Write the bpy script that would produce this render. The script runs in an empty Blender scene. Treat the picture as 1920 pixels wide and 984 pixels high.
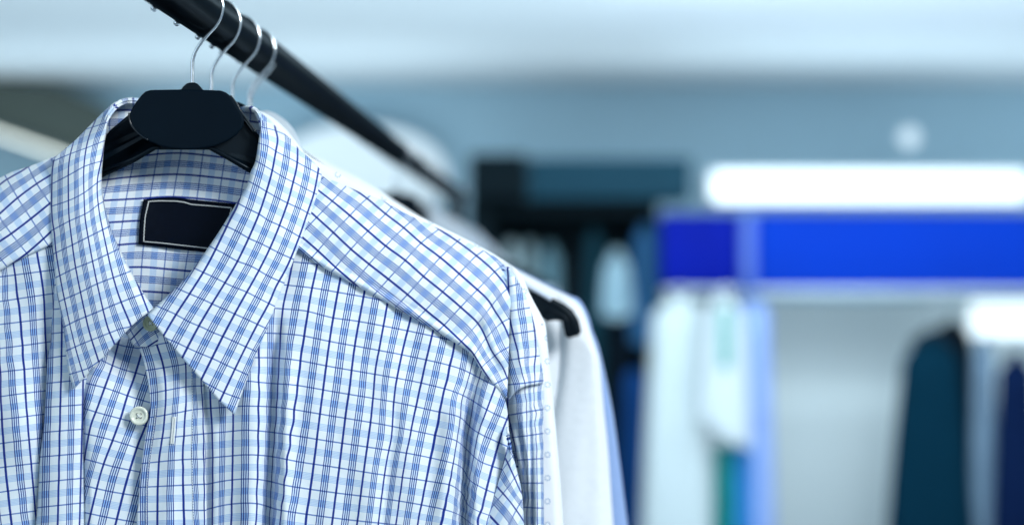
import bpy, bmesh, math, random
import numpy as np
from mathutils import Vector, Matrix
random.seed(4); rng = np.random.RandomState(7)
sc = bpy.context.scene
C = sc.collection

# ------------------------------------------------------------------ camera frame
F = 2667.0                      # focal length in photo pixels (50 mm on 36 mm)
PITCH = math.atan(0.0195); CP, SP = math.cos(PITCH), math.sin(PITCH)
CAMH = 1.45
def W(px, py, d):
    """photo point at depth d (metres) -> world"""
    X = (px-960.0)/F*d; Z = (492.0-py)/F*d
    return (X, d*CP - Z*SP, CAMH + d*SP + Z*CP)
def Wn(P, D):
    X = (P[:,0]-960.0)/F*D; Z = (492.0-P[:,1])/F*D
    return np.stack([X, D*CP-Z*SP, CAMH+D*SP+Z*CP], 1)
def rail_px(d):
    return 960+F*(-.2138/d+.0536), 492-F*(.1543/d-.0195)
D0 = .782

# ------------------------------------------------------------------ materials
def new_mat(name):
    m = bpy.data.materials.new(name); m.use_nodes = True
    return m, m.node_tree.nodes, m.node_tree.links, m.node_tree.nodes['Principled BSDF']
def plain(name, col, rough=.6, metal=0., noise=0., scale=30., bump=0., emit=0., sheen=0., spec=.5, coat=0.):
    m, N, L, b = new_mat(name)
    b.inputs['Base Color'].default_value = (*col, 1)
    b.inputs['Roughness'].default_value = rough
    b.inputs['Metallic'].default_value = metal
    b.inputs['Specular IOR Level'].default_value = spec
    b.inputs['Coat Weight'].default_value = coat
    if sheen: b.inputs['Sheen Weight'].default_value = sheen
    if emit:
        b.inputs['Emission Color'].default_value = (*col, 1); b.inputs['Emission Strength'].default_value = emit
    if noise or bump:
        tc = N.new('ShaderNodeTexCoord'); nz = N.new('ShaderNodeTexNoise')
        nz.inputs['Scale'].default_value = scale; nz.inputs['Detail'].default_value = 5
        L.new(tc.outputs['Object'], nz.inputs['Vector'])
        if noise:
            mr = N.new('ShaderNodeMapRange'); mr.inputs[3].default_value = 1-noise; mr.inputs[4].default_value = 1+noise
            L.new(nz.outputs['Fac'], mr.inputs[0])
            mx = N.new('ShaderNodeVectorMath'); mx.operation = 'SCALE'; mx.inputs[0].default_value = col
            L.new(mr.outputs[0], mx.inputs['Scale']); L.new(mx.outputs[0], b.inputs['Base Color'])
            r2 = N.new('ShaderNodeMapRange'); r2.inputs[3].default_value = max(0, rough-.08); r2.inputs[4].default_value = min(1, rough+.08)
            L.new(nz.outputs['Fac'], r2.inputs[0]); L.new(r2.outputs[0], b.inputs['Roughness'])
        if bump:
            bp = N.new('ShaderNodeBump'); bp.inputs['Strength'].default_value = bump; bp.inputs['Distance'].default_value = .001
            L.new(nz.outputs['Fac'], bp.inputs['Height']); L.new(bp.outputs[0], b.inputs['Normal'])
    return m

def ramp(N, stops):
    r = N.new('ShaderNodeValToRGB'); cr = r.color_ramp; cr.interpolation = 'LINEAR'
    while len(cr.elements) > 1: cr.elements.remove(cr.elements[-1])
    cr.elements[0].position = stops[0][0]; cr.elements[0].color = (*stops[0][1], 1)
    for p, c in stops[1:]:
        e = cr.elements.new(p); e.color = (*c, 1)
    return r
def weave_bump(N, L, b, uvout, strength=.25):
    wv = N.new('ShaderNodeTexNoise'); wv.inputs['Scale'].default_value = 14; wv.inputs['Detail'].default_value = 6
    mp = N.new('ShaderNodeMapping'); mp.inputs['Scale'].default_value = (6, 6, 6)
    L.new(uvout, mp.inputs[0]); L.new(mp.outputs[0], wv.inputs['Vector'])
    lw = N.new('ShaderNodeTexNoise'); lw.inputs['Scale'].default_value = 1.3; lw.inputs['Detail'].default_value = 3
    L.new(uvout, lw.inputs['Vector'])
    ad = N.new('ShaderNodeMath'); ad.operation = 'MULTIPLY_ADD'; ad.inputs[1].default_value = 7.
    L.new(lw.outputs['Fac'], ad.inputs[0]); L.new(wv.outputs['Fac'], ad.inputs[2])
    bp = N.new('ShaderNodeBump'); bp.inputs['Strength'].default_value = strength; bp.inputs['Distance'].default_value = .0004
    L.new(ad.outputs[0], bp.inputs['Height']); L.new(bp.outputs[0], b.inputs['Normal'])
def plaid(name):
    m, N, L, b = new_mat(name)
    uv = N.new('ShaderNodeUVMap'); uv.uv_map = 'UVMap'
    # slight yarn wobble
    nz = N.new('ShaderNodeTexNoise'); nz.inputs['Scale'].default_value = 6; nz.inputs['Detail'].default_value = 2
    L.new(uv.outputs[0], nz.inputs['Vector'])
    sb = N.new('ShaderNodeVectorMath'); sb.operation = 'SUBTRACT'; sb.inputs[1].default_value = (.5, .5, .5)
    L.new(nz.outputs['Color'], sb.inputs[0])
    scn = N.new('ShaderNodeVectorMath'); scn.operation = 'SCALE'; scn.inputs['Scale'].default_value = .012
    L.new(sb.outputs[0], scn.inputs[0])
    ad = N.new('ShaderNodeVectorMath'); ad.operation = 'ADD'; L.new(uv.outputs[0], ad.inputs[0]); L.new(scn.outputs[0], ad.inputs[1])
    sp = N.new('ShaderNodeSeparateXYZ'); L.new(ad.outputs[0], sp.inputs[0])
    def fr(o):
        f = N.new('ShaderNodeMath'); f.operation = 'FRACT'; L.new(o, f.inputs[0]); return f.outputs[0]
    W1 = (1, 1, 1); dk = (.004, .035, .29); th = (.008, .05, .30); bg = (.82, .90, 1.)
    st = [(0, dk), (.037, dk), (.047, W1), (.335, W1)]
    n = 4
    for i in range(n):
        c = .375+.25*i/(n-1)
        st += [(c-.022, bg if i else W1), (c-.016, th), (c+.016, th), (c+.022, bg if i < n-1 else W1)]
    st += [(.953, W1), (.963, dk)]
    r1 = ramp(N, st); L.new(fr(sp.outputs['X']), r1.inputs[0])
    lv = (.15, .26, .58); b1 = (.80, .88, .97); b2 = (.54, .68, .91)
    st = [(0, lv), (.021, lv), (.034, W1), (.36, W1)]
    for i in range(5):
        c = .385+.24*i/4
        st += [(c-.018, b1), (c-.006, b2), (c+.006, b2), (c+.018, b1)]
    st += [(.65, W1), (.966, W1), (.979, lv)]
    r2 = ramp(N, st); L.new(fr(sp.outputs['Y']), r2.inputs[0])
    mx = N.new('ShaderNodeMix'); mx.data_type = 'RGBA'; mx.blend_type = 'MULTIPLY'; mx.inputs[0].default_value = 1
    L.new(r1.outputs[0], mx.inputs[6]); L.new(r2.outputs[0], mx.inputs[7])
    m2 = N.new('ShaderNodeMix'); m2.data_type = 'RGBA'; m2.blend_type = 'MULTIPLY'; m2.inputs[0].default_value = 1
    m2.inputs[7].default_value = (.82, .90, .95, 1); L.new(mx.outputs[2], m2.inputs[6])
    def band(o):
        a = N.new('ShaderNodeMath'); a.operation = 'SUBTRACT'; a.inputs[1].default_value = .5; L.new(fr(o), a.inputs[0])
        c = N.new('ShaderNodeMath'); c.operation = 'ABSOLUTE'; L.new(a.outputs[0], c.inputs[0])
        g = N.new('ShaderNodeMapRange'); g.inputs[1].default_value = .125; g.inputs[2].default_value = .15; g.inputs[3].default_value = 1; g.inputs[4].default_value = 0
        L.new(c.outputs[0], g.inputs[0]); return g.outputs[0]
    pr = N.new('ShaderNodeMath'); pr.operation = 'MULTIPLY'; L.new(band(sp.outputs['X']), pr.inputs[0]); L.new(band(sp.outputs['Y']), pr.inputs[1])
    m3 = N.new('ShaderNodeMix'); m3.data_type = 'RGBA'; m3.blend_type = 'MULTIPLY'; m3.inputs[7].default_value = (.66, .79, .96, 1)
    L.new(pr.outputs[0], m3.inputs[0]); L.new(m2.outputs[2], m3.inputs[6]); L.new(m3.outputs[2], b.inputs['Base Color'])
    b.inputs['Roughness'].default_value = .75; b.inputs['Specular IOR Level'].default_value = .25
    b.inputs['Sheen Weight'].default_value = .15
    weave_bump(N, L, b, uv.outputs[0])
    return m
def dotted(name):
    """white cotton with small blue rings of dots"""
    m, N, L, b = new_mat(name)
    uv = N.new('ShaderNodeUVMap'); uv.uv_map = 'UVMap'
    sp = N.new('ShaderNodeSeparateXYZ'); L.new(uv.outputs[0], sp.inputs[0])
    def M(op, a, c=None, d=None):
        n = N.new('ShaderNodeMath'); n.operation = op
        for k, v in enumerate((a, c, d)):
            if v is None: continue
            if isinstance(v, (int, float)): n.inputs[k].default_value = v
            else: L.new(v, n.inputs[k])
        return n.outputs[0]
    x = M('SUBTRACT', M('FRACT', sp.outputs['X']), .5); y = M('SUBTRACT', M('FRACT', sp.outputs['Y']), .5)
    r = M('SQRT', M('ADD', M('MULTIPLY', x, x), M('MULTIPLY', y, y)))
    ang = M('ARCTAN2', y, x)
    ring = M('LESS_THAN', M('ABSOLUTE', M('SUBTRACT', r, .105)), .03)
    pet = M('GREATER_THAN', M('SINE', M('MULTIPLY', ang, 8.)), .15)
    f = M('MULTIPLY', ring, pet)
    mx = N.new('ShaderNodeMix'); mx.data_type = 'RGBA'; L.new(f, mx.inputs[0])
    mx.inputs[6].default_value = (.90, .94, .97, 1); mx.inputs[7].default_value = (.14, .30, .55, 1)
    L.new(mx.outputs[2], b.inputs['Base Color']); b.inputs['Roughness'].default_value = .8
    b.inputs['Specular IOR Level'].default_value = .25
    weave_bump(N, L, b, uv.outputs[0])
    return m
def cloth(name, col, noise=.05):
    m, N, L, b = new_mat(name)
    uv = N.new('ShaderNodeUVMap'); uv.uv_map = 'UVMap'
    nz = N.new('ShaderNodeTexNoise'); nz.inputs['Scale'].default_value = 3; nz.inputs['Detail'].default_value = 8
    L.new(uv.outputs[0], nz.inputs['Vector'])
    mr = N.new('ShaderNodeMapRange'); mr.inputs[3].default_value = 1-noise; mr.inputs[4].default_value = 1+noise
    L.new(nz.outputs['Fac'], mr.inputs[0])
    mx = N.new('ShaderNodeVectorMath'); mx.operation = 'SCALE'; mx.inputs[0].default_value = col
    L.new(mr.outputs[0], mx.inputs['Scale']); L.new(mx.outputs[0], b.inputs['Base Color'])
    b.inputs['Roughness'].default_value = .85; b.inputs['Sheen Weight'].default_value = .15
    b.inputs['Specular IOR Level'].default_value = .25
    weave_bump(N, L, b, uv.outputs[0])
    return m

MP = plaid('plaid_cotton'); MD = dotted('dotted_cotton')
MWH = cloth('white_cotton', (.88, .93, .97)); MBL = cloth('pale_blue_cotton', (.30, .44, .74))
MGR = cloth('grey_white_cotton', (.62, .70, .76))
MBLK = plain('black_plastic', (.0015, .0045, .008), .38, noise=.25, scale=60, bump=.05, spec=.16)
MPLATE = plain('satin_black_plastic', (.001, .0048, .010), .5, noise=.12, scale=90, bump=.06, spec=.14)
MRAIL = plain('black_lacquered_steel', (.0012, .0025, .004), .34, spec=.14)
def matte_black(m, gloss, rough):
    N, L = m.node_tree.nodes, m.node_tree.links; b = N['Principled BSDF']
    b.inputs['Specular IOR Level'].default_value = 0.; b.inputs['IOR'].default_value = 1.01
    g = N.new('ShaderNodeBsdfAnisotropic'); g.inputs['Roughness'].default_value = rough; g.inputs['Color'].default_value = (.75, .9, 1, 1)
    for l in b.inputs['Normal'].links: L.new(l.from_socket, g.inputs['Normal'])
    mx = N.new('ShaderNodeMixShader'); mx.inputs[0].default_value = gloss
    L.new(b.outputs[0], mx.inputs[1]); L.new(g.outputs[0], mx.inputs[2]); L.new(mx.outputs[0], N['Material Output'].inputs['Surface'])
matte_black(MRAIL, .028, .30); matte_black(MBLK, .022, .33); matte_black(MPLATE, .010, .45)
MCHR = plain('chrome_wire', (.86, .92, .95), .2, metal=1., noise=.05, scale=200)
MLAB = plain('navy_satin_label', (.0006, .002, .0075), .7, noise=.2, scale=300, bump=.2, spec=.1)
matte_black(MLAB, .008, .6)
MTHR = plain('white_thread', (.82, .86, .84), .8, noise=.1, scale=900)
MBTN = plain('pearl_button', (.74, .78, .66), .25, noise=.08, scale=150, coat=.4)
MHOLE = plain('button_hole_dark', (.05, .06, .05), .8, noise=.1)

# ------------------------------------------------------------------ object helpers
def link(name, me, mat, parent=None):
    o = bpy.data.objects.new(name, me); C.objects.link(o)
    if mat: me.materials.append(mat)
    if parent:
        o.parent = parent; o.matrix_parent_inverse = parent.matrix_world.inverted() if False else Matrix.Translation(-parent.location)
    return o
def tag(o, label=None, cat=None, group=None, kind=None):
    if label: o['label'] = label
    if cat: o['category'] = cat
    if group: o['group'] = group
    if kind: o['kind'] = kind
    return o
def empty(name, loc, label, cat, group=None):
    e = bpy.data.objects.new(name, None); C.objects.link(e); e.location = loc; e.empty_display_size = .02
    return tag(e, label, cat, group)

def cr(pts, n):
    """Catmull-Rom through pts, n samples, uniform in arc length"""
    P = np.array(pts, float)
    if len(P) == 2:
        t = np.linspace(0, 1, n)[:, None]; return P[0]*(1-t)+P[1]*t
    Q = np.vstack([2*P[0]-P[1], P, 2*P[-1]-P[-2]])
    out = []
    for i in range(1, len(Q)-2):
        t = np.linspace(0, 1, 24, endpoint=False)[:, None]
        p0, p1, p2, p3 = Q[i-1], Q[i], Q[i+1], Q[i+2]
        out.append(.5*((2*p1)+(-p0+p2)*t+(2*p0-5*p1+4*p2-p3)*t*t+(-p0+3*p1-3*p2+p3)*t**3))
    out.append(P[-1][None]); D = np.vstack(out)
    s = np.concatenate([[0], np.cumsum(np.linalg.norm(np.diff(D, axis=0), axis=1))])
    q = np.linspace(0, s[-1], n)
    return np.stack([np.interp(q, s, D[:, k]) for k in range(D.shape[1])], 1)
def coons(top, bot, left, right, nu, nv):
    T, B, Lf, R = cr(top, nu), cr(bot, nu), cr(left, nv), cr(right, nv)
    u = np.linspace(0, 1, nu)[None, :, None]; v = np.linspace(0, 1, nv)[:, None, None]
    S = (1-v)*T[None]+v*B[None] + (1-u)*Lf[:, None]+u*R[:, None] \
        - ((1-u)*(1-v)*T[0]+u*(1-v)*T[-1]+(1-u)*v*B[0]+u*v*B[-1])
    return S      # nv x nu x 2
def tps(pts, vals, lam=.0):
    X = np.array(pts, float)/100.; y = np.array(vals, float); n = len(X)
    def K(A, B):
        r2 = ((A[:, None]-B[None])**2).sum(2); return np.where(r2 > 0, .5*r2*np.log(np.maximum(r2, 1e-12)), 0)
    A = np.zeros((n+3, n+3)); A[:n, :n] = K(X, X)+lam*np.eye(n)
    A[:n, n] = 1; A[:n, n+1:] = X; A[n, :n] = 1; A[n+1:, :n] = X.T
    w = np.linalg.lstsq(A, np.concatenate([y, [0, 0, 0]]), rcond=None)[0]
    def f(Q):
        Q = Q/100.; return K(Q, X)@w[:n]+w[n]+Q@w[n+1:]
    return f
def field(lines, lam=.002):
    """lines: [(value, [(x,y),...]), ...]"""
    P, V = [], []
    for v, pts in lines:
        Q = cr(pts, max(2, len(pts)*2-1)) if len(pts) > 2 else np.array(pts, float)
        for q in Q: P.append(tuple(q)); V.append(v)
    return tps(P, V, lam)
def polydist(Q, pl):
    pl = cr(pl, 30); d = np.full(len(Q), 1e9); tt = np.zeros(len(Q))
    for k, (a, b) in enumerate(zip(pl[:-1], pl[1:])):
        ab = b-a; t = np.clip(((Q-a)@ab)/(ab@ab), 0, 1)
        n = np.linalg.norm(Q-(a+t[:, None]*ab), axis=1); m = n < d
        d = np.where(m, n, d); tt = np.where(m, (k+t)/29., tt)
    return d, tt
def wrinkle(Q, wr):
    z = np.zeros(len(Q))
    for pl, w, amp in wr:
        d, t = polydist(Q, pl); sm = lambda x: np.clip(x, 0, 1)**2*(3-2*np.clip(x, 0, 1))
        f = sm(t/.22)*(1 if pl[-1][1] > 960 else sm((1-t)/.22))
        z += amp*f*np.exp(-(d/w)**2)
    return z
def soft(Q, amp, s1=70., seed=0):
    """gentle irregular drape, mm"""
    r = np.random.RandomState(seed); z = np.zeros(len(Q))
    for k in range(7):
        a = r.uniform(-.5, .5); f = r.uniform(.6, 1.9)/s1; ph = r.uniform(0, 6.28)
        z += np.sin(2*math.pi*f*(Q[:, 0]*math.cos(a)+Q[:, 1]*math.sin(a)*.5)+ph)/7*r.uniform(.6, 1.4)
    return amp*z
def grid_mesh(name, S, depth, U=None, V=None, base=D0):
    """S nv x nu x 2 photo points, depth: mm toward the camera"""
    nv, nu, _ = S.shape; Q = S.reshape(-1, 2)
    P = Wn(Q, base-np.asarray(depth)/1000.)
    return raw_grid(name, P, nv, nu, U, V)
def raw_grid(name, P, nv, nu, U=None, V=None):
    faces = [(i*nu+j, (i+1)*nu+j, (i+1)*nu+j+1, i*nu+j+1) for i in range(nv-1) for j in range(nu-1)]
    me = bpy.data.meshes.new(name); me.from_pydata(P.tolist(), [], faces)
    me.polygons.foreach_set('use_smooth', [True]*len(faces))
    if U is None: U = (P[:, 0])*60; V = (P[:, 2])*60
    uvl = me.uv_layers.new(name='UVMap')
    idx = np.empty(len(me.loops), int); me.loops.foreach_get('vertex_index', idx)
    uvl.data.foreach_set('uv', np.stack([U[idx], V[idx]], 1).astype(np.float32).ravel())
    me.update(); return me
def join_meshes(name, ms):
    """several patches sewn into one part"""
    bm = bmesh.new()
    for m in ms: bm.from_mesh(m)
    me = bpy.data.meshes.new(name); bm.to_mesh(me); bm.free()
    return me
def solid(o, t=.0008):
    m = o.modifiers.new('thick', 'SOLIDIFY'); m.thickness = t; m.offset = -1
    return o
def tube_mesh(name, pts, r, n=10, ups=4, smooth=True, caps=True):
    P = cr(pts, max(2, len(pts)*ups)) if smooth and len(pts) > 2 else np.array(pts, float)
    m = len(P); vs = []; T = np.gradient(P, axis=0); T /= np.linalg.norm(T, axis=1)[:, None]
    nrm = np.cross(T[0], [0.3, 1, .2]); nrm /= np.linalg.norm(nrm)
    rr = r if hasattr(r, '__len__') else [r]*m
    rr = np.interp(np.linspace(0, 1, m), np.linspace(0, 1, len(rr)), rr)
    for i in range(m):
        nrm = nrm-T[i]*(nrm@T[i]); nrm /= np.linalg.norm(nrm); bn = np.cross(T[i], nrm)
        for k in range(n):
            a = 2*math.pi*k/n; vs.append(P[i]+rr[i]*(math.cos(a)*nrm+math.sin(a)*bn))
    fs = [(i*n+k, i*n+(k+1) % n, (i+1)*n+(k+1) % n, (i+1)*n+k) for i in range(m-1) for k in range(n)]
    if caps: fs += [tuple(range(n))[::-1], tuple((m-1)*n+k for k in range(n))]
    me = bpy.data.meshes.new(name); me.from_pydata([tuple(v) for v in vs], [], fs)
    me.polygons.foreach_set('use_smooth', [len(f) == 4 for f in fs]); me.update(); return me
def slab(name, outline, d_front, thick, base=D0, bev=.0008, dome=0.):
    """photo outline -> plate of real thickness with bevelled rims; d_front in mm toward camera"""
    n = len(outline); cx = sum(p[0] for p in outline)/n; cy = sum(p[1] for p in outline)/n
    bm = bmesh.new(); d = base-d_front/1000.
    A = [bm.verts.new(W(x, y, d)) for x, y in outline]
    B = [bm.verts.new(W(cx+(x-cx), cy+(y-cy), d+thick/1000.)) for x, y in outline]
    f = bm.faces.new(A); bm.faces.new(B[::-1])
    for i in range(n): bm.faces.new((A[i], B[i], B[(i+1) % n], A[(i+1) % n]))
    bmesh.ops.recalc_face_normals(bm, faces=bm.faces[:])
    es = [e for e in bm.edges if (e.verts[0] in A and e.verts[1] in A)]
    bmesh.ops.bevel(bm, geom=es, offset=bev, segments=3, affect='EDGES', profile=.5)
    me = bpy.data.meshes.new(name); bm.to_mesh(me); bm.free(); return me
def box_px(name, x0, x1, y0, y1, d, th, bev=.006):
    """box whose front face shows at that photo rectangle at depth d, th metres deep"""
    a = W(x0, y1, d); b = W(x1, y0, d)
    return box(name, min(a[0], b[0]), max(a[0], b[0]), a[1], a[1]+th, min(a[2], b[2]), max(a[2], b[2]), bev)
def box(name, x0, x1, y0, y1, z0, z1, bev=.004):
    bm = bmesh.new(); bmesh.ops.create_cube(bm, size=1)
    for v in bm.verts:
        v.co = Vector(((x0+x1)/2+v.co.x*(x1-x0), (y0+y1)/2+v.co.y*(y1-y0), (z0+z1)/2+v.co.z*(z1-z0)))
    if bev: bmesh.ops.bevel(bm, geom=bm.edges[:], offset=bev, segments=2, affect='EDGES')
    me = bpy.data.meshes.new(name); bm.to_mesh(me); bm.free(); return me

# ================================================================== PLAID SHIRT
shirt = empty('dress_shirt', W(340, 330, D0), 'blue and white plaid button-up shirt in sharp focus with a blank navy neck label', 'shirt')

# ---- right front (wearer's left), from placket fold to armhole
U_FR = [
 (0, [(394,734),(396,780),(399,853),(398,984)]), (.5, [(418,780),(416,853),(415,984)]),
 (1, [(438,740),(437,778),(436,876),(433,984)]), (1.5, [(464,716),(460,780),(459,876),(458,984)]),
 (2, [(485,654),(484,780),(483,876),(479,984)]), (2.5, [(508,600),(507,694),(505,780),(500,876),(495,984)]),
 (3, [(549,489),(539,540),(529,587),(524,672),(518,780),(512,853),(506,984)]),
 (3.5, [(557,560),(542,649),(535,728),(529,780),(521,853),(511,984)]),
 (4, [(595,495),(585,540),(566,661),(552,780),(540,865),(525,984)]),
 (5, [(638,523),(631,560),(618,638),(600,775),(589,865),(573,984)]),
 (6, [(683,549),(665,649),(657,716),(649,770),(636,876),(622,984)]),
 (7, [(726,571),(712,649),(705,683),(697,772),(683,876),(669,984)]),
 (8, [(770,596),(754,661),(741,728),(737,772),(734,820),(723,876),(709,984)]),
 (9, [(812,620),(797,685),(778,772),(759,865),(742,984)]),
 (10, [(852,645),(836,716),(824,772),(806,865),(783,984)]),
 (11, [(888,672),(877,716),(866,750),(864,775),(858,820),(844,898),(826,984)]),
 (12, [(902,696),(890,739),(885,772),(876,820),(871,876),(862,984)]),
 (13, [(928,727),(911,772),(896,813),(886,865),(875,920),(872,965)]),
 (13.5, [(933,775),(908,838),(897,880),(888,929),(879,984)]),
 (14, [(943,804),(935,831),(917,898),(897,984)]), (14.42, [(954,838),(943,880),(930,925),(914,984)])]
V_FR = [
 (-5, [(550,491),(610,497)]), (-4, [(534,534),(588,540),(640,549)]),
 (-3, [(518,578),(575,583),(620,595),(671,602),(745,616),(808,629),(844,637)]),
 (-2, [(499,624),(560,628),(620,640),(750,664),(844,685),(882,699),(908,714),(924,721)]),
 (-1, [(479,670),(519,671),(564,676),(620,687),(763,712),(832,728),(864,739),(888,752),(917,770),(938,780)]),
 (0, [(464,714),(504,718),(557,722),(620,733),(738,753),(815,770),(848,777),(866,784),(888,806),(911,818),(951,836)]),
 (1, [(423,763),(446,761),(519,763),(620,779),(716,795),(790,810),(844,822),(861,829),(877,844),(888,856),(906,867),(940,879)]),
 (2, [(379,813),(434,808),(464,806),(519,811),(620,827),(763,849),(830,863),(855,870),(868,878),(879,898),(895,909),(926,923)]),
 (3, [(383,859),(423,855),(464,852),(508,855),(560,865),(620,874),(714,889),(781,898),(844,909),(866,923),(875,943),(888,954),(920,966)]),
 (4, [(383,908),(434,899),(486,898),(535,909),(620,922),(732,936),(812,950),(855,961),(866,967)]),
 (5, [(383,955),(434,944),(486,944),(528,956),(640,972),(723,981)])]
BOT = 1180
S = coons([(372,620),(420,560),(500,480),(545,460),(560,466),(607,499),(714,557),(794,603),(868,648),(888,667),(902,691),(926,718),(946,745)],
          [(372,BOT),(500,BOT),(640,BOT),(760,BOT),(852,BOT)],
          [(372,620),(372,760),(373,900),(372,BOT)],
          [(946,745),(952,775),(954,838),(943,880),(930,925),(914,984),(852,BOT)], 150, 130)
Q = S.reshape(-1, 2)
dep = tps([(372,620),(372,900),(372,1180),(500,480),(500,700),(500,1000),(620,505),(650,700),(650,1000),(794,603),(780,800),(760,1100),
           (888,667),(870,900),(860,1180),(946,745),(954,838),(914,984),(560,466)],
          [20,16,14,12,20,18,11,19,17,10,15,13,6,8,8,-3,-6,0,10], .01)(Q)
WR_FR = [([(522,560),(516,640),(512,800),(503,984),(497,1180)], 13, -6.5), ([(478,640),(472,800),(468,1180)], 26, 2.5),
         ([(545,620),(535,800),(530,1180)], 16, 2.5),
         ([(740,700),(738,790),(728,870),(700,1100)], 12, -1.8),
         ([(905,690),(884,745),(876,820),(874,900),(866,1180)], 12, -9), ([(932,735),(905,800),(893,860),(885,984)], 16, 3.5),
         ([(872,700),(850,780),(838,880),(820,1100)], 20, 3.),
         ([(388,700),(386,1180)], 10, -2.)]
dep = dep+1.75*wrinkle(Q, WR_FR)+soft(Q, 2.6, 110, 3)
fr_m = grid_mesh('front_panel', S, dep, field(U_FR)(Q), field(V_FR)(Q))
o = solid(link('front_panel', fr_m, MP, shirt)); o['label'] = 'plaid front on the buttonhole side of the placket'

# ---- placket (buttonhole side)
U_P = [(-.5, [(271,645),(285,694),(290,750),(289,764),(271,898),(270,984)]),
 (0, [(291,636),(307,690),(311,739),(310,764),(305,818),(299,853),(296,909),(295,984)]),
 (.5, [(328,764),(319,909),(319,984)]),
 (1, [(348,682),(349,728),(348,764),(343,842),(343,898),(345,984)]),
 (1.5, [(367,764),(366,876),(370,984)]), (2, [(377,716),(380,764),(382,876),(383,984)])]
V_P = [(-2, [(260,652),(309,643)]), (-1, [(274,694),(307,689),(350,682)]), (0, [(282,737),(347,725),(376,723)]),
 (1, [(280,782),(296,780),(365,767)]), (2, [(274,824),(343,817),(379,813)]), (3, [(269,868),(341,861),(383,860)]),
 (4, [(260,913),(341,909),(383,907)]), (5, [(258,959),(343,956),(379,956)])]
S = coons([(252,634),(300,628),(345,622),(386,614)], [(252,BOT),(300,BOT),(386,BOT)],
          [(252,634),(261,652),(273,694),(280,737),(281,775),(274,809),(265,871),(259,943),(256,984),(252,BOT)],
          [(386,614),(382,716),(384,850),(387,984),(386,BOT)], 44, 120)
Q = S.reshape(-1, 2)
dep = tps([(252,634),(300,630),(380,620),(281,770),(330,770),(384,770),(258,984),(320,984),(386,984),(252,1180),(386,1180),(265,871),(385,871)],
          [13,18,22,19,22,20,16,20,18.5,16,17.5,17,19], .001)(Q)
dep += wrinkle(Q, [([(330,640),(328,760),(318,900),(318,1180)], 16, 1.6), ([(268,650),(300,700),(305,780),(290,880)], 12, 1.5)])+soft(Q, .7, 120, 5)
pk_m = grid_mesh('placket', S, dep, field(U_P)(Q), field(V_P)(Q))
PL = solid(link('placket', pk_m, MP, shirt), .0014)
PLS, PLD = S, dep.reshape(S.shape[:2])

# ---- left front: body, pleat and button strip are one sewn piece
U_A = [(0, [(-8,520),(-4,600),(2,720),(2,764),(10,876),(22,984)]), (.5, [(9,560),(17,672),(27,762),(37,876),(49,984)]),
 (1, [(24.5,492),(35,567),(40,616),(45,683),(50,772),(57,853),(67,965)]), (1.5, [(59,560),(67,683),(74,780)]),
 (2, [(69,472),(81,544),(85,627),(88,685),(93,780)])]
V_A = [(-4, [(0,519),(100,506)]), (-3, [(0,565),(100,550)]), (-2, [(0,608),(96,596)]), (-1, [(0,653),(96,640)]),
 (0, [(0,697),(89,687)]), (1, [(0,743),(85,732)]), (2, [(0,786),(82,776)]), (3, [(0,831),(76,821)]), (4, [(0,876),(74,867)]),
 (5, [(0,922),(69,912)]), (6, [(0,966),(67,957)])]
S = coons([(-70,536),(-20,514),(0,503),(23,489),(70,467),(112,450)], [(-70,BOT),(20,BOT),(100,BOT)],
          [(-70,536),(-75,800),(-70,BOT)], [(112,450),(114,700),(108,900),(100,BOT)], 50, 120)
Q = S.reshape(-1, 2)
dep = tps([(-70,536),(0,505),(70,467),(112,450),(-70,800),(0,800),(60,800),(110,800),(-70,1180),(0,1180),(100,1180)],
          [4,9,11,10,6,12,12,4,6,11,4], .001)(Q)
dep += wrinkle(Q, [([(96,560),(92,680),(86,800),(80,900),(74,1000)], 12, -4), ([(20,520),(26,700),(40,900)], 24, 1.6)])+soft(Q, 1.2, 130, 8)
mA = grid_mesh('a', S, dep, field(U_A)(Q), field(V_A)(Q))
U_B = [(2.5, [(94,640),(92,716),(88,786),(84,984)]), (3, [(116,611),(115,694),(113,772),(111,876),(108,984)]),
 (3.5, [(134,750),(131,900),(130,984)]), (4, [(156,700),(155,764),(152,876),(149,984)])]
V_B = [(0, [(98,625),(116,623)]), (1, [(92,671),(118,667)]), (2, [(89,718),(129,714)]), (3, [(87,763),(154,758)]), (4, [(83,810),(154,804)]),
 (5, [(76,856),(154,849)]), (6, [(72,904),(154,896)]), (7, [(69,951),(154,942)])]
S = coons([(104,470),(135,470),(170,470)], [(50,BOT),(100,BOT),(162,BOT)],
          [(104,470),(100,510),(98,560),(95,638),(89,672),(87,716),(83,780),(75,853),(72,909),(67,984),(50,BOT)],
          [(170,470),(168,640),(162,760),(161,984),(162,BOT)], 34, 130)
Q = S.reshape(-1, 2); u = np.tile(np.linspace(0, 1, 34), 130)
dep = 12+5.5*np.sin(np.pi*np.clip(u*.85+.06, 0, 1))-9*np.clip(u-.86, 0, 1)/.14*.7-7*np.exp(-(u/.06)**2)+soft(Q, .8, 120, 9)
mB = grid_mesh('b', S, dep, field(U_B)(Q), field(V_B)(Q))
U_C = [(-.5, [(192,681),(176,712),(165,750)]), (0, [(222,643),(210,687),(195,730),(181,768),(170,798),(162,838),(158,862)]),
 (.5, [(244,649),(224,716),(201,780),(176,860)]), (1, [(263,670),(250,712),(237,746),(230,772),(215,815),(192,876),(179,925),(165,984)]),
 (2, [(272,800),(257,838),(237,903),(216,984)])]
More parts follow.
